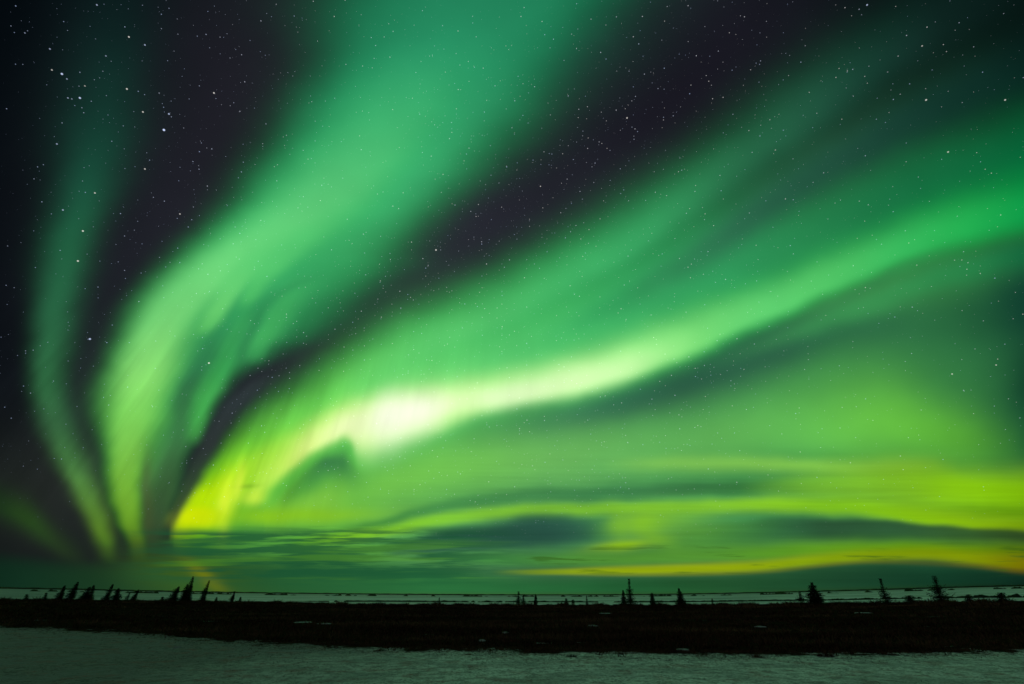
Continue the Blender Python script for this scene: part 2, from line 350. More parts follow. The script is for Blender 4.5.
# --- low cloud, lit from above, and the murk at the horizon
hz = g.m('ADD', 594.5, 0.0)
CL = g.noise(g.xyz(g.m('MULTIPLY', SX0, 1 / 95.), g.m('MULTIPLY', SY0, 1 / 7.5), 1.7), 1.0, 4.0, 0.55)
CL2 = g.noise(g.xyz(g.m('MULTIPLY', SX0, 1 / 240.), g.m('MULTIPLY', SY0, 1 / 12.), 8.7), 1.0, 3.0, 0.6)
ribbon('x', [   # green murk over the horizon, rising where the lowest band arches
    (-60, 610, 58, 60, (10, 34, 22), 1), (0, 608, 52, 60, (14, 42, 28), 1), (100, 608, 44, 60, (26, 58, 34), 1), (180, 612, 54, 60, (36, 76, 40), 1), (260, 612, 54, 60, (36, 86, 46), 1), (350, 612, 52, 60, (38, 96, 52), 1), (440, 612, 44, 60, (38, 102, 54), 1),
    (520, 612, 36, 60, (36, 98, 52), 1), (620, 606, 30, 60, (34, 92, 50), 1), (720, 606, 31, 60, (32, 80, 44), 1), (780, 604, 34, 60, (30, 75, 44), 1), (840, 602, 38, 60, (28, 70, 44), 1), (920, 602, 42, 60, (22, 64, 42), 1), (980, 602, 36, 60, (18, 56, 38), 1), (1024, 602, 30, 60, (14, 44, 32), 1), (1080, 602, 30, 60, (12, 34, 26), 1)], 9.0, raw=True)
blob(185, 575, 60, 22, 15, (58, 92, 30), .75)
blob(206, 577, 24, 7, 38, (110, 120, 14), .75)

west = g.m('MULTIPLY', g.rng(SX0, 100, 210), g.rng(SX0, 560, 420))
SYW = g.m('ADD', SY0, g.m('MULTIPLY_ADD', CL2, 14.0, -7.0))
band1 = g.m('MULTIPLY', g.rng(SYW, 525, 534), g.rng(SY0, 590, 572))
f = g.m('MULTIPLY', g.m('MULTIPLY', g.rng(CL, 0.36, 0.52), west), band1)
sky.c = g.mix(g.m('MULTIPLY', f, .82), sky.c, lin((26, 82, 50)))
f = g.m('MULTIPLY', g.m('MULTIPLY', g.rng(CL2, 0.52, 0.64), g.m('MULTIPLY', g.rng(SX0, 140, 200), g.rng(SX0, 560, 430))), g.m('MULTIPLY', g.rng(SY0, 536, 546), g.rng(SY0, 590, 570)))
sky.c = g.mix(g.m('MULTIPLY', f, .38), sky.c, lin((84, 146, 34)))
f = g.m('MULTIPLY', g.m('MULTIPLY', g.rng(CL, 0.56, 0.66), g.rng(SX0, 440, 540)), g.m('MULTIPLY', g.rng(SY0, 540, 552), g.rng(SY0, 577, 570)))
sky.c = g.mix(g.m('MULTIPLY', f, .6), sky.c, lin((50, 92, 24)))
# brown murk right at the horizon
ribbon('x', [(-60, 592, 4, 8, (10, 40, 26), 0), (300, 596, 4, 8, (52, 84, 42), .4), (460, 597, 4, 8, (56, 84, 46), .8), (700, 596, 4, 8, (44, 76, 40), .8), (900, 590, 4, 8, (30, 60, 32), .8), (1024, 586, 4, 8, (12, 40, 28), .8)], 2.2, raw=True)

# rays and soft unevenness
ray_w = g.m('MULTIPLY', g.rng(SY0, 260, 400), g.rng(SY0, 560, 480))
ray_w = g.m('MULTIPLY', ray_w, g.rng(g.m('ADD', SX0, g.m('MULTIPLY', g.rng(SY0, 400, 460), 170.0)), 620, 400, 0.0, 1.0))
ray = g.m('MULTIPLY_ADD', g.m('SUBTRACT', RAY, 0.5), g.m('MULTIPLY', ray_w, g.rng(SX0, 290, 360, 0.62, 0.30)), 1.0)
ray = g.m('MULTIPLY', ray, g.m('MULTIPLY_ADD', g.m('SUBTRACT', RAYF, 0.5), g.m('MULTIPLY', ray_w, g.rng(SX0, 280, 380, 0.16, 0.05)), 1.0))
soft = g.m('MULTIPLY', ray, g.m('MULTIPLY_ADD', g.m('SUBTRACT', PATCH, 0.5), 0.42, 1.0))
lay = g.m('MULTIPLY', g.rng(SY0, 430, 500), g.rng(SX0, 330, 460))
soft = g.m('MULTIPLY', soft, g.m('MULTIPLY_ADD', g.m('SUBTRACT', CL2, 0.5), g.m('MULTIPLY', lay, 0.65), 1.0))
sky.c = g.v('SCALE', sky.c, scale=soft)

# away from the chart the sky falls back to a dim green dark
sky.c = g.mix(g.rng(df, 0.22, 0.5), lin((28, 68, 48)), sky.c)

# stars
def stars(scale, radius, gain, powr, seed):
    vo = g.n('ShaderNodeTexVoronoi'); vo.voronoi_dimensions = '3D'; vo.feature = 'F1'
    vo.inputs['Scale'].default_value = scale; vo.inputs['Randomness'].default_value = 1
    g.put(vo.inputs['Vector'], g.v('ADD', DIR, (seed, seed * .7, -seed * .3)))
    cs = g.n('ShaderNodeSeparateColor'); g.put(cs.inputs[0], vo.outputs['Color'])
    mag = g.m('POWER', cs.outputs[0], powr)
    rad = g.m('MULTIPLY', g.m('MULTIPLY_ADD', mag, 0.7, 0.6), radius * scale)
    rad = g.m('MULTIPLY', rad, g.m('MAXIMUM', df, 0.4))
    d = g.m('SUBTRACT', 1.0, g.m('DIVIDE', vo.outputs['Distance'], rad), clamp=True)
    k = g.m('MULTIPLY', g.m('MULTIPLY', g.rng(d, 0.0, 0.8), g.m('MULTIPLY_ADD', mag, gain, gain * 0.16)), g.rng(dz[2], 0.06, 0.22))
    tint = g.mix(g.m('MULTIPLY', cs.outputs[1], g.rng(SX0, 60, 420, 0.25, 1.0)), (0.50, 0.64, 1.0), (1.0, 0.93, 0.88))
    return g.v('SCALE', tint, scale=k)
tot = g.v('ADD', stars(185, 0.00110, 0.47, 3.4, 0.0), stars(44, 0.0013, 0.46, 4.5, 3.1))
# the brightest stars, placed one by one on the chart: x, y, size, brightness, tint
BR = [(164, 130, 1.25, 1.6, 0), (62, 74, 1.15, 1.3, 0), (80, 98, 1.1, 1.2, 0), (127, 89, .95, .9, 1), (129, 37, .9, .9, 1), (145, 45, .9, .7, 0), (97, 5, .9, .7, 0),
      (106, 56, .8, .5, 0), (169, 114, .95, .9, 0), (143, 112, .9, .8, 1), (214, 93, .9, .9, 1), (52, 70, .9, .6, 1), (50, 49, .9, .6, 0), (67, 79, .8, .6, 0), (68, 98, .8, .6, 0), (72, 99, .7, .5, 0),
      (85, 86, .8, .5, 1), (57, 144, .9, .6, 0), (25, 33, .8, .4, 0), (83, 231, 1.0, .9, 1), (95, 193, .9, .7, 1), (63, 210, .9, .7, 0), (78, 261, 1.0, .9, 1), (90, 339, 1.1, 1.1, 0), (145, 169, .9, .7, 1),
      (209, 363, 1.0, 1.0, 1), (436, 250, .9, .9, 1), (180, 214, .8, .7, 1), (1005, 100, .9, .8, 1), (948, 152, .9, .7, 1), (922, 46, .8, .6, 1), (867, 5, .9, .9, 0), (952, 374, .8, .7, 1), (996, 365, .8, .6, 1), (926, 100, 1., .8, 1), (627, 118, .9, .7, 1)]
for (x, y, r, b, ti) in BR:
    d = Vector(F) + Vector((1, 0, 0)) * ((x - 512) / 455.) + Vector(U) * ((342 - y) / 455.)
    d.normalize()
    dd = g.v('DISTANCE', DIR, tuple(d))
    rr_ = r * max(.4, d.dot(Vector(F))) ** 1.2 * 1.1
    k = g.m('MULTIPLY', g.rng(dd, rr_ * 0.0023, rr_ * 0.0006), b * 0.75)
    tot = g.v('ADD', tot, g.v('SCALE', [(0.6, 0.7, 1.0), (1.0, 0.95, 0.88)][ti], scale=k))
sky.c = g.v('ADD', sky.c, tot)

bg = g.n('ShaderNodeBackground'); g.put(bg.inputs[0], sky.c); bg.inputs[1].default_value = 1.0
wo = g.n('ShaderNodeOutputWorld'); g.put(wo.inputs[0], bg.outputs[0])
world.cycles.sampling_method = 'NONE'

# added neutral fill from high behind the camera, greying the green-lit snow
neutral_fill_d = bpy.data.lights.new('neutral_fill', 'SUN')
neutral_fill_d.energy = 0.155
neutral_fill_d.color = (0.95, 0.86, 1.0)
neutral_fill_d.angle = math.radians(0.5)
neutral_fill = bpy.data.objects.new('neutral_fill', neutral_fill_d); COL.objects.link(neutral_fill)
neutral_fill.rotation_euler = (math.radians(52), 0, math.radians(-25))
#GROUND

# ------------------------------------------------------------------ ground
def bow(x, y):
    """the land lies in a very shallow bowl: higher to the east and west than due north"""
    r = math.hypot(x, y)
    az = math.degrees(math.atan2(x, y))
    az = max(-60.0, min(60.0, az))
    return az, r


H_TAB = [(0, 587.2), (100, 589.8), (200, 591.8), (300, 593.3), (400, 594.2), (500, 594.8), (600, 594.9), (700, 593.9), (800, 591.6), (900, 589.0), (1000, 585.4), (1024, 584.6)]
H0 = 342 + 455 * math.tan(PITCH)


def slope_at(az):
    """rise of the far skyline over the true horizon, as a slope"""
    best = None
    for (x, y) in H_TAB:
        d = Vector(F) + Vector((1, 0, 0)) * ((x - 512) / 455.) + Vector(U) * ((342 - y) / 455.)
        a = math.degrees(math.atan2(d.x, d.y))
        yield a, d.z / math.hypot(d.x, d.y)


_ST = list(slope_at(0))


def slope(az):
    if az <= _ST[0][0]: return _ST[0][1]
    if az >= _ST[-1][0]: return _ST[-1][1]
    for i in range(len(_ST) - 1):
        a0, s0 = _ST[i]; a1, s1 = _ST[i + 1]
        if az <= a1:
            u = (az - a0) / (a1 - a0)
            return s0 + (s1 - s0) * u


def smooth_slope(az):
    return (slope(az - 5) + slope(az - 2.5) + slope(az) + slope(az + 2.5) + slope(az + 5)) / 5


EDGE = [(-60, 624), (0, 629.5), (60, 631), (130, 634), (200, 639), (260, 643), (330, 646.5), (400, 649), (470, 651), (560, 653), (700, 654.5), (800, 654.5), (900, 654), (1024, 652.5), (1090, 652)]


def _edge_tab():
    out = []
    for (x, y) in EDGE:
        d = Vector(F) + Vector((1, 0, 0)) * ((x - 512) / 455.) + Vector(U) * ((342 - y) / 455.)
        h = math.hypot(d.x, d.y)
        out.append((math.degrees(math.atan2(d.x, d.y)), CAM_H / (-d.z / h)))
    return out


ETAB = _edge_tab()


def edge_r(az):
    """distance at which the snow field gives way to the dark tundra"""
    T = ETAB
    if az <= T[0][0]: return T[0][1]
    for i in range(len(T) - 1):
        if az <= T[i + 1][0]:
            u = (az - T[i][0]) / (T[i + 1][0] - T[i][0])
            return T[i][1] + (T[i + 1][1] - T[i][1]) * u
    return T[-1][1]


def gz(x, y, fine=True):
    r = math.hypot(x, y)
    az = math.degrees(math.atan2(x, y))
    k = smooth_slope(max(-60, min(60, az)))
    f = max(0.0, r - 30)
    f = f * min(1.0, max(0.0, (100 - abs(az)) / 30.0))
    z = k * f
    if fine and r < 160:
        w = 1 - r / 160.
        z += w * 0.05 * noise.noise((x * .22, y * .22, 0)) + w * 0.018 * noise.noise((x * 1.1, y * 1.1, 5))
        if r < 45: z += 0.008 * noise.noise((x * 4.0, y * 4.0, 9))
    return z


def r_end(az):
    """distance at which the tundra meets the ice"""
    T = [(-75, 195), (-36, 192), (-25, 182), (-16, 146), (0, 140), (25, 140), (40, 146), (75, 150)]
    for i in range(len(T) - 1):
        if az <= T[i + 1][0]:
            u = (az - T[i][0]) / (T[i + 1][0] - T[i][0])
            return T[i][1] + (T[i + 1][1] - T[i][1]) * max(0, u)
    return T[-1][1]


def new_mat(name):
    m = bpy.data.materials.new(name); m.use_nodes = True
    nt = m.node_tree
    b = nt.nodes['Principled BSDF']
    return m, G(nt), b


def make(name, verts, faces, mat, parent=None, smooth=False):
    me = bpy.data.meshes.new(name)
    me.from_pydata(verts, [], faces); me.update()
    if smooth: me.polygons.foreach_set('use_smooth', [True] * len(me.polygons))
    o = bpy.data.objects.new(name, me); COL.objects.link(o)
    if mat: me.materials.append(mat)
    if parent: o.parent = parent
    return o


def at(px, py, r):
    """world bearing of a measured sight line, at distance r"""
    d = Vector(F) + Vector((1, 0, 0)) * ((px - 512) / 455.) + Vector(U) * ((342 - py) / 455.)
    h = math.hypot(d.x, d.y)
    return d.x / h * r, d.y / h * r, CAM_H + d.z / h * r


# ground material: thin wind-packed snow, then dark tundra with snow caught in it
gm, q, b = new_mat('ground')
geo = q.n('ShaderNodeNewGeometry'); P = geo.outputs['Position']
ed = q.n('ShaderNodeAttribute'); ed.attribute_name = 'past_edge'      # metres beyond the snow edge
nb = q.noise(P, 0.9, 5, 0.65); nf = q.noise(P, 6.0, 4, 0.7)
ns = q.noise(P, 0.85, 5, 0.62)
nt_ = q.noise(P, 2.2, 5, 0.7)
nl_ = q.noise(P, 0.16, 3, 0.5)
px_ = q.sep(P)[0]
dist = q.v('LENGTH', P)
wob = q.m('MAXIMUM', 1.0, q.m('MULTIPLY_ADD', dist, 0.09, -1.2))
nw = q.noise(P, 0.30, 4, 0.6)
e = q.m('ADD', ed.outputs['Fac'], q.m('MULTIPLY', wob, q.m('ADD', q.m('MULTIPLY_ADD', nw, 5.0, -2.5), q.m('ADD', q.m('MULTIPLY_ADD', nb, 3.4, -1.7), q.m('MULTIPLY_ADD', nf, 1.6, -.8)))))
tundra = q.rng(e, -0.5, 0.6)
dirt = q.m('MULTIPLY', q.rng(ns, 0.50, 0.66), q.rng(nf, 0.36, 0.60))
edge_dirt = q.m('MULTIPLY', q.rng(ed.outputs['Fac'], -4.5, 0.0), q.rng(nf, 0.50, 0.58))
ng_ = q.noise(P, 11.0, 3, 0.75)
snow_c = q.mix(q.rng(q.m('MULTIPLY_ADD', ng_, 0.5, q.m('MULTIPLY', nt_, 0.5)), 0.42, 0.55), (0.38, 0.38, 0.40), (0.97, 0.97, 0.99))
thin = q.m('MULTIPLY_ADD', nl_, 14.0, q.m('SUBTRACT', px_, 7.0))  # thin: mask for vignette shade put into the snow colour, darker westward
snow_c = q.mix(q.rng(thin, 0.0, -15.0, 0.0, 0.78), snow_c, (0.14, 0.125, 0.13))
spk = q.m('MULTIPLY', q.rng(q.noise(P, 7.0, 2, .5), .58, .68), q.rng(nb, .42, .60))
snow_c = q.mix(q.m('MULTIPLY', spk, .85), snow_c, (.08, .065, .045))
crust_shade = q.rng(q.noise(q.v('MULTIPLY', P, (0.28, 0.42, 1)), 1.0, 4, 0.6), 0.46, 0.60)  # wind-crust patches; their colour also stands in for drift relief shading
snow_c = q.mix(q.m('MULTIPLY', crust_shade, 0.42), snow_c, (0.30, 0.31, 0.33))
snow_c = q.mix(q.m('MULTIPLY', dirt, 0.85), snow_c, (0.36, 0.19, 0.19))
snow_c = q.mix(q.m('MULTIPLY', edge_dirt, 0.9), snow_c, (0.05, 0.028, 0.02))
tn = q.noise(q.v('MULTIPLY', P, (0.12, 0.25, 1)), 1.0, 5, 0.6)
tun_c = q.mix(q.rng(nf, 0.3, 0.7), (0.006, 0.005, 0.0035), (0.05, 0.030, 0.018))
patchy = q.m('MULTIPLY', q.rng(tn, 0.66, 0.70), q.rng(ed.outputs['Fac'], 60, 2))
tun_c = q.mix(q.m('MULTIPLY', patchy, 0.8), tun_c, (0.45, 0.45, 0.47))
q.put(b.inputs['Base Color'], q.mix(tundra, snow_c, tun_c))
b.inputs['Roughness'].default_value = 0.85
b.inputs['Specular IOR Level'].default_value = 0.0
bp = q.n('ShaderNodeBump'); bp.inputs['Strength'].default_value = 0.6; bp.inputs['Distance'].default_value = 0.12
q.put(bp.inputs['Height'], q.m('ADD', nf, q.m('MULTIPLY', nt_, 0.8)))
q.nt.links.new(bp.outputs[0], b.inputs['Normal'])

NA = 420
rads = []
r = 0.6
while r < 15000:
    rads.append(r)
    r *= 1.022 if r < 60 else (1.03 if r < 400 else 1.15)
rads.append(15000)
# azimuth is dense to the north, coarse behind
azs = [-180 + 360 * ((k / NA)) for k in range(NA)]
azs = [a - 0.62 * 180 / PI * math.sin(math.radians(a)) for a in azs]
verts, faces, past = [], [], []
for r in rads:
    for a in azs:
        x, y = r * math.sin(math.radians(a)), r * math.cos(math.radians(a))
        verts.append((x, y, gz(x, y))); past.append(r - edge_r(a))
n = len(azs)
for i in range(len(rads) - 1):
    for k in range(n):
        k2 = (k + 1) % n
        faces.append((i * n + k, (i + 1) * n + k, (i + 1) * n + k2, i * n + k2))
verts.append((0, 0, 0)); past.append(-20)
for k in range(n): faces.append((len(verts) - 1, k, (k + 1) % n))
ground = make('ground', verts, faces, gm, smooth=True)
at_ = ground.data.attributes.new('past_edge', 'FLOAT', 'POINT')
at_.data.foreach_set('value', past)
ground['kind'] = 'structure'
ground['label'] = 'wind-packed snow in front of dark flat tundra'


def ring_sheet(name, r0f, r1f, zoff, mat, a0=-75, a1=75, na=600, nr=24, zf=None):
    vs, fs = [], []
    for i in range(nr + 1):
        for k in range(na + 1):
            a = a0 + (a1 - a0) * k / na
            ra, rb = r0f(a), r1f(a)
            r = ra * (rb / ra) ** (i / nr)
            x, y = r * math.sin(math.radians(a)), r * math.cos(math.radians(a))
            z = gz(x, y, False) + (zf(a, i / nr) if zf else zoff)
            vs.append((x, y, z))
    for i in range(nr):
        for k in range(na):
            p = i * (na + 1) + k
            fs.append((p, p + na + 1, p + na + 2, p + 1))
    o = make(name, vs, fs, mat, smooth=True)
    o['kind'] = 'structure'
    return o


im, q, b = new_mat('sea_ice')
geo = q.n('ShaderNodeNewGeometry'); P = geo.outputs['Position']
n1 = q.noise(q.v('MULTIPLY', P, (0.012, 0.05, 1)), 1.0, 5, 0.65)
xy = q.sep(P)
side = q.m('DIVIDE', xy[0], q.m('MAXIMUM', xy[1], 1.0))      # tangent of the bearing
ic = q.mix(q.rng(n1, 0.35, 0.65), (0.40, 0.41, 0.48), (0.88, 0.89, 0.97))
west_vignette = q.m('MULTIPLY', q.rng(side, -0.25, -0.95, 0.0, 0.72), q.rng(n1, .25, .55, 1.0, .8))  # vignette shade painted into the ice colour, stronger to the west
far_dark = q.m('MULTIPLY', q.rng(xy[1], 420, 900, 0.0, 0.55), q.rng(n1, .40, .60))  # ice colour darker farther out, in noise patches
ic = q.mix(q.m('MAXIMUM', west_vignette, far_dark), ic, (0.15, 0.16, 0.18))
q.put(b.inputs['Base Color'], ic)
b.inputs['Roughness'].default_value = 0.7
b.inputs['Specular IOR Level'].default_value = 0.2
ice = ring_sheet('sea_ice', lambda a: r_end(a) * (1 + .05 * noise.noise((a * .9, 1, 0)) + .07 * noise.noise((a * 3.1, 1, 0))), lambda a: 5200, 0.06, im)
ice['label'] = 'pale snow-covered sea ice beyond the tundra'

dm, q, b = new_mat('far_shore')
q.put(b.inputs['Base Color'], (0.012, 0.012, 0.009, 1)); b.inputs['Roughness'].default_value = 0.9
b.inputs['Specular IOR Level'].default_value = 0.05


def shore(name, rad, depth, height, rough, gap, label, seed, a0=-70, a1=70, na=1400):
    vs, fs = [], []
    prof = [(-.5, -.02), (-.3, .6), (-.08, 1), (.15, .9), (.35, .5), (.5, -.02)]
    for k in range(na + 1):
        a = a0 + (a1 - a0) * k / na
        h = height * (0.75 + rough * noise.noise((a * 1.3, seed, 0)) + rough * .8 * noise.noise((a * 7, seed, 3)))
        gp = noise.noise((a * .35, seed + 9, 1)) + .5 * noise.noise((a * 1.7, seed + 4, 1))
        h *= max(0.0, min(1.0, (gp - gap) * 6))
        if name == 'near_shore': h *= max(0.0, min(1.0, (a + 24) / 6.0)) * (1.0 + .5 * max(0, min(1, (a - 38) / 6)))
        r = rad * (1 + .03 * noise.noise((a * .12, seed + 2, 0)))
        for (u, v) in prof:
            rr = r + u * depth
            x, y = rr * math.sin(math.radians(a)), rr * math.cos(math.radians(a))
            vs.append((x, y, gz(x, y, False) + h * v - .02 + (0 if h > .01 else -.5)))
    m = len(prof)
    for k in range(na):
        for j in range(m - 1):
            p = k * m + j
            fs.append((p, p + 1, p + m + 1, p + m))
    o = make(name, vs, fs, dm, smooth=True); o['kind'] = 'structure'; o['label'] = label
    return o


shore('near_shore', 192, 8, 0.62, .5, -.42, 'thin dark shoreline strip crossing the pale ice', 3.0)
shore('far_islands', 760, 60, 2.2, .8, -.02, 'faint broken dark islets in the ice under the skyline', 11.0)
shore('skyline', 2600, 200, 6.5, .25, -2, 'low dark land along the horizon', 21.0)


# snow lying open inside the tundra: (x, y) of the sight line, half width, half depth in metres
PATCHES = [(304, 622.5, 0.75, 0.55), (325, 624, .65, .3), (683, 650.5, 0.55, .35), (606, 613.5, .6, .35), (864, 613, .55, .3), (178, 648, .3, .1), (592, 626, .5, .4), (760, 627, .4, .3), (505, 633, .35, .4), (482, 641, .3, .2)]
pm, q, b = new_mat('drifted_snow')
geo = q.n('ShaderNodeNewGeometry')
nn = q.noise(geo.outputs['Position'], 3.0, 4, .6)
q.put(b.inputs['Base Color'], q.mix(nn, (.12, .12, .13), (.42, .42, .44))); b.inputs['Roughness'].default_value = .8
CLEAR = []
for pi_, (px, py, hw, hd) in enumerate(PATCHES):
    d = Vector(F) + Vector((1, 0, 0)) * ((px - 512) / 455.) + Vector(U) * ((342 - py) / 455.)
    h = math.hypot(d.x, d.y); r = CAM_H / (-d.z / h)
    for _ in range(12):      # settle onto the sloping ground
        x, y = d.x / h * r, d.y / h * r
        r = (CAM_H - gz(x, y)) / (-d.z / h)
    hw *= r / 45.0; hd *= r / 45.0
    ax = math.atan2(d.x, d.y)
    CLEAR.append((d.x / h * r, d.y / h * r, hw, r, ax))
    vs = [(0, 0, .05)]; fs = []; N = 28
    for ri, rr in enumerate((.45, .8, 1.0)):
        for k in range(N):
            a = 2 * PI * k / N
            w = rr * (1 + .35 * noise.noise((math.cos(a) * 1.3 + pi_ * 7, math.sin(a) * 1.3, 0)) + .25 * noise.noise((math.cos(a) * 4 + pi_ * 7, math.sin(a) * 4, 2)))
            vs.append((hw * w * math.cos(a), hd * w * math.sin(a), (.05, .03, -.04)[ri]))
    for k in range(N): fs.append((0, 1 + k, 1 + (k + 1) % N))
    for ri in range(2):
        for k in range(N):
            a0, a1 = 1 + ri * N + k, 1 + ri * N + (k + 1) % N
            fs.append((a0, a0 + N, a1 + N, a1))
    o = make('snow_patch', vs, fs, pm, smooth=True)
    x, y = d.x / h * r, d.y / h * r
    o.location = (x, y, gz(x, y) + .03); o.rotation_euler = (0, 0, -ax)
    o['kind'] = 'structure'; o['label'] = 'small patch of snow caught in the dark tundra'


# ------------------------------------------------------------------ tundra scrub and dead grass
def cleared(x, y):
    r = math.hypot(x, y)
    for (cx, cy, w, cr, ax) in CLEAR:
        if r < cr + .8 and r > cr * .88 and abs(math.atan2(x, y) - ax) * cr < w * (.5 + .6 * random.random()) and random.random() < .85: return True
    return False


def blade_tuft(vs, fs, x, y, z, h, spread, nbl, wid, lean=(0.0, 0.0), rnd=random):
    for _ in range(nbl):
        a = rnd.uniform(0, 2 * PI); rr = spread * math.sqrt(rnd.random()) * .6
        bx, by = x + rr * math.cos(a), y + rr * math.sin(a)
        hh = h * rnd.uniform(.45, 1.0)
        o = spread * rnd.uniform(.1, .7)
        tx, ty = bx + o * math.cos(a) + lean[0] * hh, by + o * math.sin(a) + lean[1] * hh
        pa = rnd.uniform(0, PI); wx, wy = wid * math.cos(pa), wid * math.sin(pa)
        i = len(vs)
        mx, my = (bx * .5 + tx * .5) - o * .15 * math.cos(a), (by * .5 + ty * .5) - o * .15 * math.sin(a)
        vs += [(bx - wx, by - wy, z - .03), (bx + wx, by + wy, z - .03), (mx + wx * .7, my + wy * .7, z + hh * .6), (mx - wx * .7, my - wy * .7, z + hh * .6), (tx, ty, z + hh)]
        fs += [(i, i + 1, i + 2, i + 3), (i + 3, i + 2, i + 4)]


sm_, q, b = new_mat('scrub_twigs')
geo = q.n('ShaderNodeNewGeometry'); P = geo.outputs['Position']
n1 = q.noise(q.v('MULTIPLY', P, (.05, .14, .15)), 1.0, 3, .6); n2 = q.noise(P, 5.0, 2, .5)
c = q.mix(q.rng(n1, .42, .72), (.012, .009, .006), (.17, .098, .055))
q.put(b.inputs['Base Color'], q.mix(q.rng(n2, .4, .7), c, (.10, .042, .028)))
b.inputs['Roughness'].default_value = 1; b.inputs['Specular IOR Level'].default_value = 0
rnd = random.Random(11)
vs, fs = [], []
cnt = 0
while cnt < 15000:
    a = rnd.uniform(-58, 58); r = 24 * (r_end(a) / 24.) ** rnd.random()
    e0 = edge_r(a) + 2.6 * noise.noise((a * .6, 3, 0)) + 2.4 * noise.noise((a * 2.6, 3, 4)) + 1.2 * noise.noise((a * 9, 3, 4))
    if r < e0 + .4: continue
    x, y = r * math.sin(math.radians(a)), r * math.cos(math.radians(a))
    if cleared(x, y): cnt += 1; continue
    k = min(1, (r - e0) / 8.)
    dens = .5 + .9 * noise.noise((x * .08, y * .08, 0))
    h = (.10 + .22 * k) * (0.6 + max(0, dens)) * rnd.uniform(.6, 1.2)
    blade_tuft(vs, fs, x, y, gz(x, y), h, .22 + h * .7, 7, .012 + r * .00035, rnd=rnd)
    cnt += 1
for _ in range(7500):      # taller willow at the back edge of the tundra
    a = rnd.uniform(-58, 58); r = r_end(a) * rnd.uniform(.80, .985)
    x, y = r * math.sin(math.radians(a)), r * math.cos(math.radians(a))
    if cleared(x, y): continue
    k = .55 + .9 * noise.noise((a * .8, 2, 0)) + .8 * noise.noise((a * 4.5, 2, 7))
    h = .12 + 1.35 * max(0, k - .25) * rnd.uniform(.3, 1.1)
    blade_tuft(vs, fs, x, y, gz(x, y), h, .5 + h, 8, .06, rnd=rnd)
scrub = make('tundra_scrub', vs, fs, sm_)
scrub['kind'] = 'stuff'; scrub['label'] = 'low dark leafless scrub covering the tundra'; scrub['category'] = 'scrub'

gr_m, q, b = new_mat('dead_grass')
geo = q.n('ShaderNodeNewGeometry'); P = geo.outputs['Position']
n1 = q.noise(P, 1.2, 3, .6)
q.put(b.inputs['Base Color'], q.mix(q.rng(n1, .35, .65), (.022, .013, .009), (.10, .05, .03)))
b.inputs['Roughness'].default_value = .9; b.inputs['Specular IOR Level'].default_value = .05
vs, fs = [], []
for _ in range(16000):      # stubble poking through the snow, thinning away from the edge
    a = rnd.uniform(-58, 60)
    off = -rnd.expovariate(1 / 1.3) * (1 if a > -20 else 2.2) + 1.6 * noise.noise((a * 1.1, 6, 2))
    r = edge_r(a) + off + 1.2
    if r < 12: continue
    x, y = r * math.sin(math.radians(a)), r * math.cos(math.radians(a))
    if noise.noise((x * .5, y * .9, 4)) < -.05 + rnd.uniform(-.15, .15) and off < -.8: continue
    h = rnd.uniform(.03, .11) * (1.5 if off > -1 else .8)
    blade_tuft(vs, fs, x, y, gz(x, y), h, .05 + h * .6, 4, .006, rnd=rnd)
for _ in range(4500):
    a = rnd.uniform(-58, 60); r = rnd.uniform(13, 30)
    if r > edge_r(a): continue
    x, y = r * math.sin(math.radians(a)), r * math.cos(math.radians(a))
    if noise.noise((x * .35, y * .8, 1)) < .12: continue
    blade_tuft(vs, fs, x, y, gz(x, y), rnd.uniform(.015, .04), .06, 3, .005, rnd=rnd)
stub = make('grass_stubble', vs, fs, gr_m)
stub['kind'] = 'stuff'; stub['label'] = 'dead grass stubble poking through the snow edge'; stub['category'] = 'grass'

# single tufts that stand clear on the snow: x, y of their foot, width, height, label
TUFTS = [(380, 651.5, .55, .16, 'reddish dead grass tuft on the snow, left of the picture centre'),
         (469, 655, .30, .10, 'small grass tuft at the snow edge, just right of the left-centre tuft'),
         (571, 657.5, .42, .16, 'dark grass tuft standing alone on the snow below the tall centre spruce'),
         (626, 652.0, .35, .10, 'low brown grass tuft against the dark tundra edge, centre right'),
         (757, 657.5, .55, .17, 'pale-tipped grass tuft on the snow edge, right of centre'),
         (825, 657, .75, .20, 'widest reddish brown grass tuft on the snow, below the dense right spruce'),
         (229, 642.5, .55, .20, 'dark grass tuft at the snow edge below the leaning left spruces'),
         (345, 646, .5, .14, 'long low grass tuft lying along the tundra edge, left of centre'),
         (893, 655, .4, .12, 'thin grass tuft on the snow near the right end of the edge'),
         (95, 634.5, .5, .12, 'low reddish grass tuft at the far left of the snow edge')]
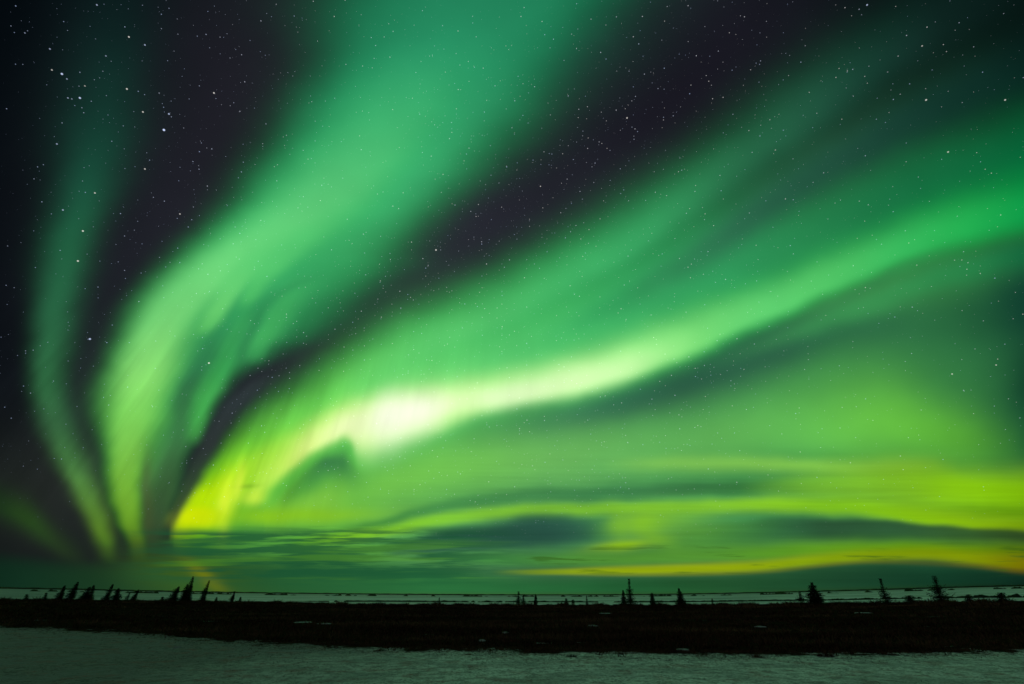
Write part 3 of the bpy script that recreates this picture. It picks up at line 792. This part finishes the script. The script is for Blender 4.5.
for (px, py, w, h, lab) in TUFTS:
    d = Vector(F) + Vector((1, 0, 0)) * ((px - 512) / 455.) + Vector(U) * ((342 - py) / 455.)
    hh = math.hypot(d.x, d.y); r = CAM_H / (-d.z / hh)
    x, y = d.x / hh * r, d.y / hh * r
    vs, fs = [], []
    for _ in range(int(26 * w / .4)):
        rr = w * (rnd.random() - .5) * 1.0; r2 = .18 * (rnd.random() - .5)
        blade_tuft(vs, fs, rr, r2, 0, h * (1 - abs(rr / w) * 1.1), .10, 6, .006, (.25, 0), rnd)
    NB = 16; c0 = len(vs); vs.append((0, 0, h * .12))
    for k in range(NB): vs.append((w * .55 * math.cos(2 * PI * k / NB) * rnd.uniform(.8, 1.1), .12 * math.sin(2 * PI * k / NB) * rnd.uniform(.8, 1.2), -.02))
    for k in range(NB): fs.append((c0, c0 + 1 + k, c0 + 1 + (k + 1) % NB))
    o = make('grass_tuft', vs, fs, gr_m)
    o.location = (x, y, gz(x, y)); o.rotation_euler = (0, 0, -math.atan2(d.x, d.y))
    o['label'] = lab; o['category'] = 'grass tuft'; o['group'] = 'grass tufts along the snow edge'

# ------------------------------------------------------------------ spruces
tm, q, b = new_mat('spruce_bark')
q.put(b.inputs['Base Color'], (.045, .034, .026, 1)); b.inputs['Roughness'].default_value = .95
b.inputs['Specular IOR Level'].default_value = .05
nm, q, b = new_mat('spruce_needles')
geo = q.n('ShaderNodeNewGeometry')
n1 = q.noise(geo.outputs['Position'], 3.0, 3, .6)
q.put(b.inputs['Base Color'], q.mix(q.rng(n1, .35, .65), (.012, .020, .010), (.030, .042, .020)))
b.inputs['Roughness'].default_value = .9; b.inputs['Specular IOR Level'].default_value = .05


def spruce(name, px, py_top, bx, r, wpx, lab, style='lean', group=None, dens=1.0, seed=0):
    """style: lean = wind-flagged, full = dense cone, ragged = sparse with bare leader, stub = low dwarf"""
    R = random.Random(1000 + seed)
    X, Y, Z = at(px, py_top, r)
    Xb, Yb, _ = at(bx, 600, r)
    zg = gz(Xb, Yb)
    H = Z - zg
    ppm = 595.0 / r                           # pixels per metre there, roughly
    ppm *= 1.0
    rad = wpx / ppm / 2 * {'ragged': 1.55, 'full': 1.15, 'lean': 1.05, 'stub': 1.1}[style]
    root = bpy.data.objects.new(name, None); COL.objects.link(root)
    root.empty_display_size = .5
    root.location = (Xb, Yb, zg)
    root['label'] = lab; root['category'] = 'spruce tree'
    if group: root['group'] = group
    tx, ty = X - Xb, Y - Yb
    ux, uy = math.cos(math.atan2(Xb, Yb)), -math.sin(math.atan2(Xb, Yb))    # unit vector to the east of the sight line

    def axis(t):
        k = t ** 1.25
        wob = .02 * H * math.sin(t * 7 + seed) * t * (1 - t)
        return Vector((tx * k + wob, ty * k, H * t))
    # trunk
    vs, fs = [], []; NS, NL = 7, 14
    r0 = .028 * H * .5 + .02
    for i in range(NL + 1):
        t = i / NL; c = axis(t)
        if i == 0: c.z = -.15
        rr = r0 * (1 - t) ** .9 + .012
        for k in range(NS):
            a = 2 * PI * k / NS
            vs.append((c.x + rr * math.cos(a), c.y + rr * math.sin(a), c.z))
    for i in range(NL):
        for k in range(NS):
            p = i * NS + k; p2 = i * NS + (k + 1) % NS
            fs.append((p, p2, p2 + NS, p + NS))
    make('trunk', vs, fs, tm, root, True)
    # crown: whorls of drooping branches, each with flat sprays of needles
    vs, fs = [], []
    nl = int((H * 4.6 + 8) * (1.0 if style != 'ragged' else .8))
    for i in range(nl):
        t = .05 + .95 * (i + R.uniform(-.3, .3)) / nl
        t = max(.03, min(.99, t))
        if style == 'full':
            env = (1 - t) ** .85 * (1 + .22 * math.sin(t * 17 + seed)) + .05
            if t > .86: env = .09 + .12 * (1 - t)
        elif style == 'ragged':
            env = .95 * (1 - t) ** .55 * (.6 + .5 * noise.noise((t * 7, seed, 0))) if t < .62 else .10 + .14 * (1 - t)
            env = max(.05, env)
        elif style == 'lean':
            env = (1 - t) ** .8 * (1 + .15 * math.sin(t * 13 + seed)) + .04
        else:
            env = (1 - t) ** .5 * .9 + .1
        c = axis(t)
        nbr = 7 if style in ('full', 'lean') else 6
        a0 = R.uniform(0, 2 * PI)
        for k in range(nbr):
            a = a0 + 2 * PI * k / nbr + R.uniform(-.25, .25)
            dx, dy = math.cos(a), math.sin(a)
            toward = dx * ux + dy * uy       # +1 = east
            flag = 1.0
            if style == 'lean': flag = 1 - .42 * toward
            if style == 'ragged' and R.random() > dens * .92: continue
            L = rad * env * flag * R.uniform(.7, 1.15)
            if L < .03: L = .03
            rise = (.30 if style == 'ragged' else -.18) * L + (.35 * L if t > .7 else 0)
            sag = -.12 * L
            nseg = max(3, int(L / .16))
            # branch stick
            tip = Vector((c.x + dx * L, c.y + dy * L, c.z + rise))
            w = .02 + .012 * L
            j = len(vs)
            vs += [(c.x - dy * w, c.y + dx * w, c.z), (c.x + dy * w, c.y - dx * w, c.z), (c.x, c.y, c.z + 1.6 * w), tuple(tip)]
            fs += [(j, j + 1, j + 3), (j + 1, j + 2, j + 3), (j + 2, j, j + 3)]
            for s_ in range(nseg):
                u = (s_ + R.random()) / nseg
                bxp = c.x + dx * L * u; byp = c.y + dy * L * u
                bz = c.z + rise * u * u + sag * math.sin(u * PI)
                for _ in range(3 if style != 'ragged' else 2):
                    ln = R.uniform(.22, .48) * (1 - .35 * u) * (.5 + .5 * min(1, L)) * (1 if H > 2.5 else .6) * (.85 if style == 'ragged' else .85 if style == 'lean' else 1)
                    aa = a + R.choice((-1, 1)) * R.uniform(.3, 1.2)
                    ex, ey = math.cos(aa), math.sin(aa)
                    hz_ = R.uniform(-.5, .35) * ln
                    ww = R.uniform(.055, .10) * (1 if H > 2.5 else .7)
                    j = len(vs)
                    vs += [(bxp, byp, bz), (bxp + ex * ln * .5 - ey * ww, byp + ey * ln * .5 + ex * ww, bz + hz_ * .5 + ww * .6),
                           (bxp + ex * ln, byp + ey * ln, bz + hz_), (bxp + ex * ln * .5 + ey * ww, byp + ey * ln * .5 - ex * ww, bz + hz_ * .5 - ww * .6)]
                    fs.append((j, j + 1, j + 2, j + 3))
    make('crown', vs, fs, nm, root)
    return root


GL, GM, GR = 'wind-leaning spruces on the left skyline', 'small spruces along the middle skyline', 'spruces on the right skyline'
TREES = [
    # px, top y, base x, distance, width, label, style, group
    (46.5, 592.3, 45, 180, 4, 'tiny dwarf spruce, leftmost on the skyline', 'stub', GL),
    (27, 594.0, 26, 188, 5, 'lowest dark spruce stub near the left picture edge', 'stub', GL),
    (65.5, 585.2, 60, 180, 7.5, 'leaning spruce, first tall one from the left edge', 'lean', GL),
    (78.5, 581.6, 71.5, 178, 8.5, 'tall slim leaning spruce, second tall one from the left', 'lean', GL),
    (90.5, 586.5, 84.5, 180, 9, 'bushy leaning spruce, left half of a joined pair', 'lean', GL),
    (94.5, 584.6, 90, 179, 8, 'leaning spruce with taller tip, right half of a joined pair', 'lean', GL),
    (113.5, 583.8, 107, 180, 7, 'slim leaning spruce behind the round bushy one', 'lean', GL),
    (119, 588, 116, 176, 8.5, 'squat bushy spruce with a round top', 'full', GL),
    (130.5, 591.8, 127, 180, 5, 'short leaning spruce right of the squat bushy one', 'lean', GL),
    (139, 589.2, 134, 181, 5.5, 'small leaning spruce, last before the gap on the left', 'lean', GL),
    (163, 596.5, 162, 180, 5, 'tiny spruce alone in the gap left of the biggest leaning spruces', 'stub', GL),
    (179.5, 586.0, 173.5, 178, 11, 'broad leaning spruce left of the tallest left spruce', 'lean', GL),
    (188, 583.5, 184.5, 180, 9, 'ragged spruce hidden against the tallest left spruce', 'lean', GL),
    (193.6, 576.2, 188, 176, 10.5, 'tallest leaning spruce of the left group', 'lean', GL),
    (209.6, 580.3, 203.5, 178, 7.5, 'slim leaning spruce just right of the tallest left one', 'lean', GL),
    (235, 591.0, 232.5, 180, 5.5, 'small leaning spruce, rightmost of the left group', 'lean', GL),
    (217, 597.0, 216, 182, 4, 'tiny spruce stub between two leaning spruces', 'stub', GL),
    (241, 596.8, 240, 182, 4, 'tiny spruce stub right beside the last leaning spruce', 'stub', GL),
    (439.5, 597.0, 439.5, 144, 3, 'thin lone little spruce left of the picture middle', 'lean', GM),
    (518.7, 591.3, 518.5, 134, 10, 'ragged small spruce at the picture middle, taller of a pair', 'ragged', GM),
    (523.2, 594.2, 523.5, 135, 7, 'short spruce at the picture middle, lower of a pair', 'ragged', GM),
    (535.6, 593.8, 535.6, 139, 5, 'slender small spruce right of the middle pair', 'full', GM),
    (566, 598.0, 566.5, 136, 6, 'low bushy dwarf spruce between two slender ones', 'stub', GM),
    (586.5, 595.3, 586.6, 142, 3.2, 'thin little spruce halfway between the middle pair and the tall spruce', 'full', GM),
    (573, 599.4, 573, 138, 5, 'lowest dwarf spruce beside the low bushy one', 'stub', GM),
    (623, 589.8, 623.5, 132, 7.5, 'slim spruce touching the left side of the tall bare-topped one', 'full', GM),
    (628.9, 578.2, 630, 130, 15, 'tall spruce with bare spire and ragged lower branches', 'ragged', GM),
    (651.8, 592.3, 652.3, 136, 7.5, 'small pointed spruce between two taller ones', 'full', GM),
    (678.6, 588.0, 681, 132, 11, 'pointed spruce with skirt of low branches', 'full', GM),
    (712, 598.0, 712, 140, 3, 'thin tiny spruce alone on the ice edge', 'lean', GM),
    (799.5, 590.5, 800.5, 136, 11, 'faint sparse spruce left of the dense dark cone', 'ragged', GR),
    (811.3, 581.8, 815.5, 129, 20, 'dense dark cone-shaped spruce, broadest on the right', 'full', GR),
    (880.0, 578.0, 885.5, 132, 13, 'tall sparse spruce with tip leaning left', 'ragged', GR),
    (934.0, 576.0, 940.5, 131, 21, 'wide sparse spruce with thin leaning spire, rightmost tall tree', 'ragged', GR),
    (909, 595.0, 909, 134, 13, 'low rounded spruce thicket between the two sparse spruces', 'stub', GR),
    (968, 594.0, 968, 136, 8, 'low dwarf spruce right of the wide sparse one', 'stub', GR),
    (1001, 592.0, 1001, 134, 12, 'low dwarf spruce near the right picture edge', 'stub', GR),
]
for k_, (px, pt, bx, r, w, lab, st, grp) in enumerate(TREES):
    spruce('spruce_tree' if st != 'stub' else 'dwarf_spruce', px, pt, bx, r, w, lab, st, grp, 1.0, k_)
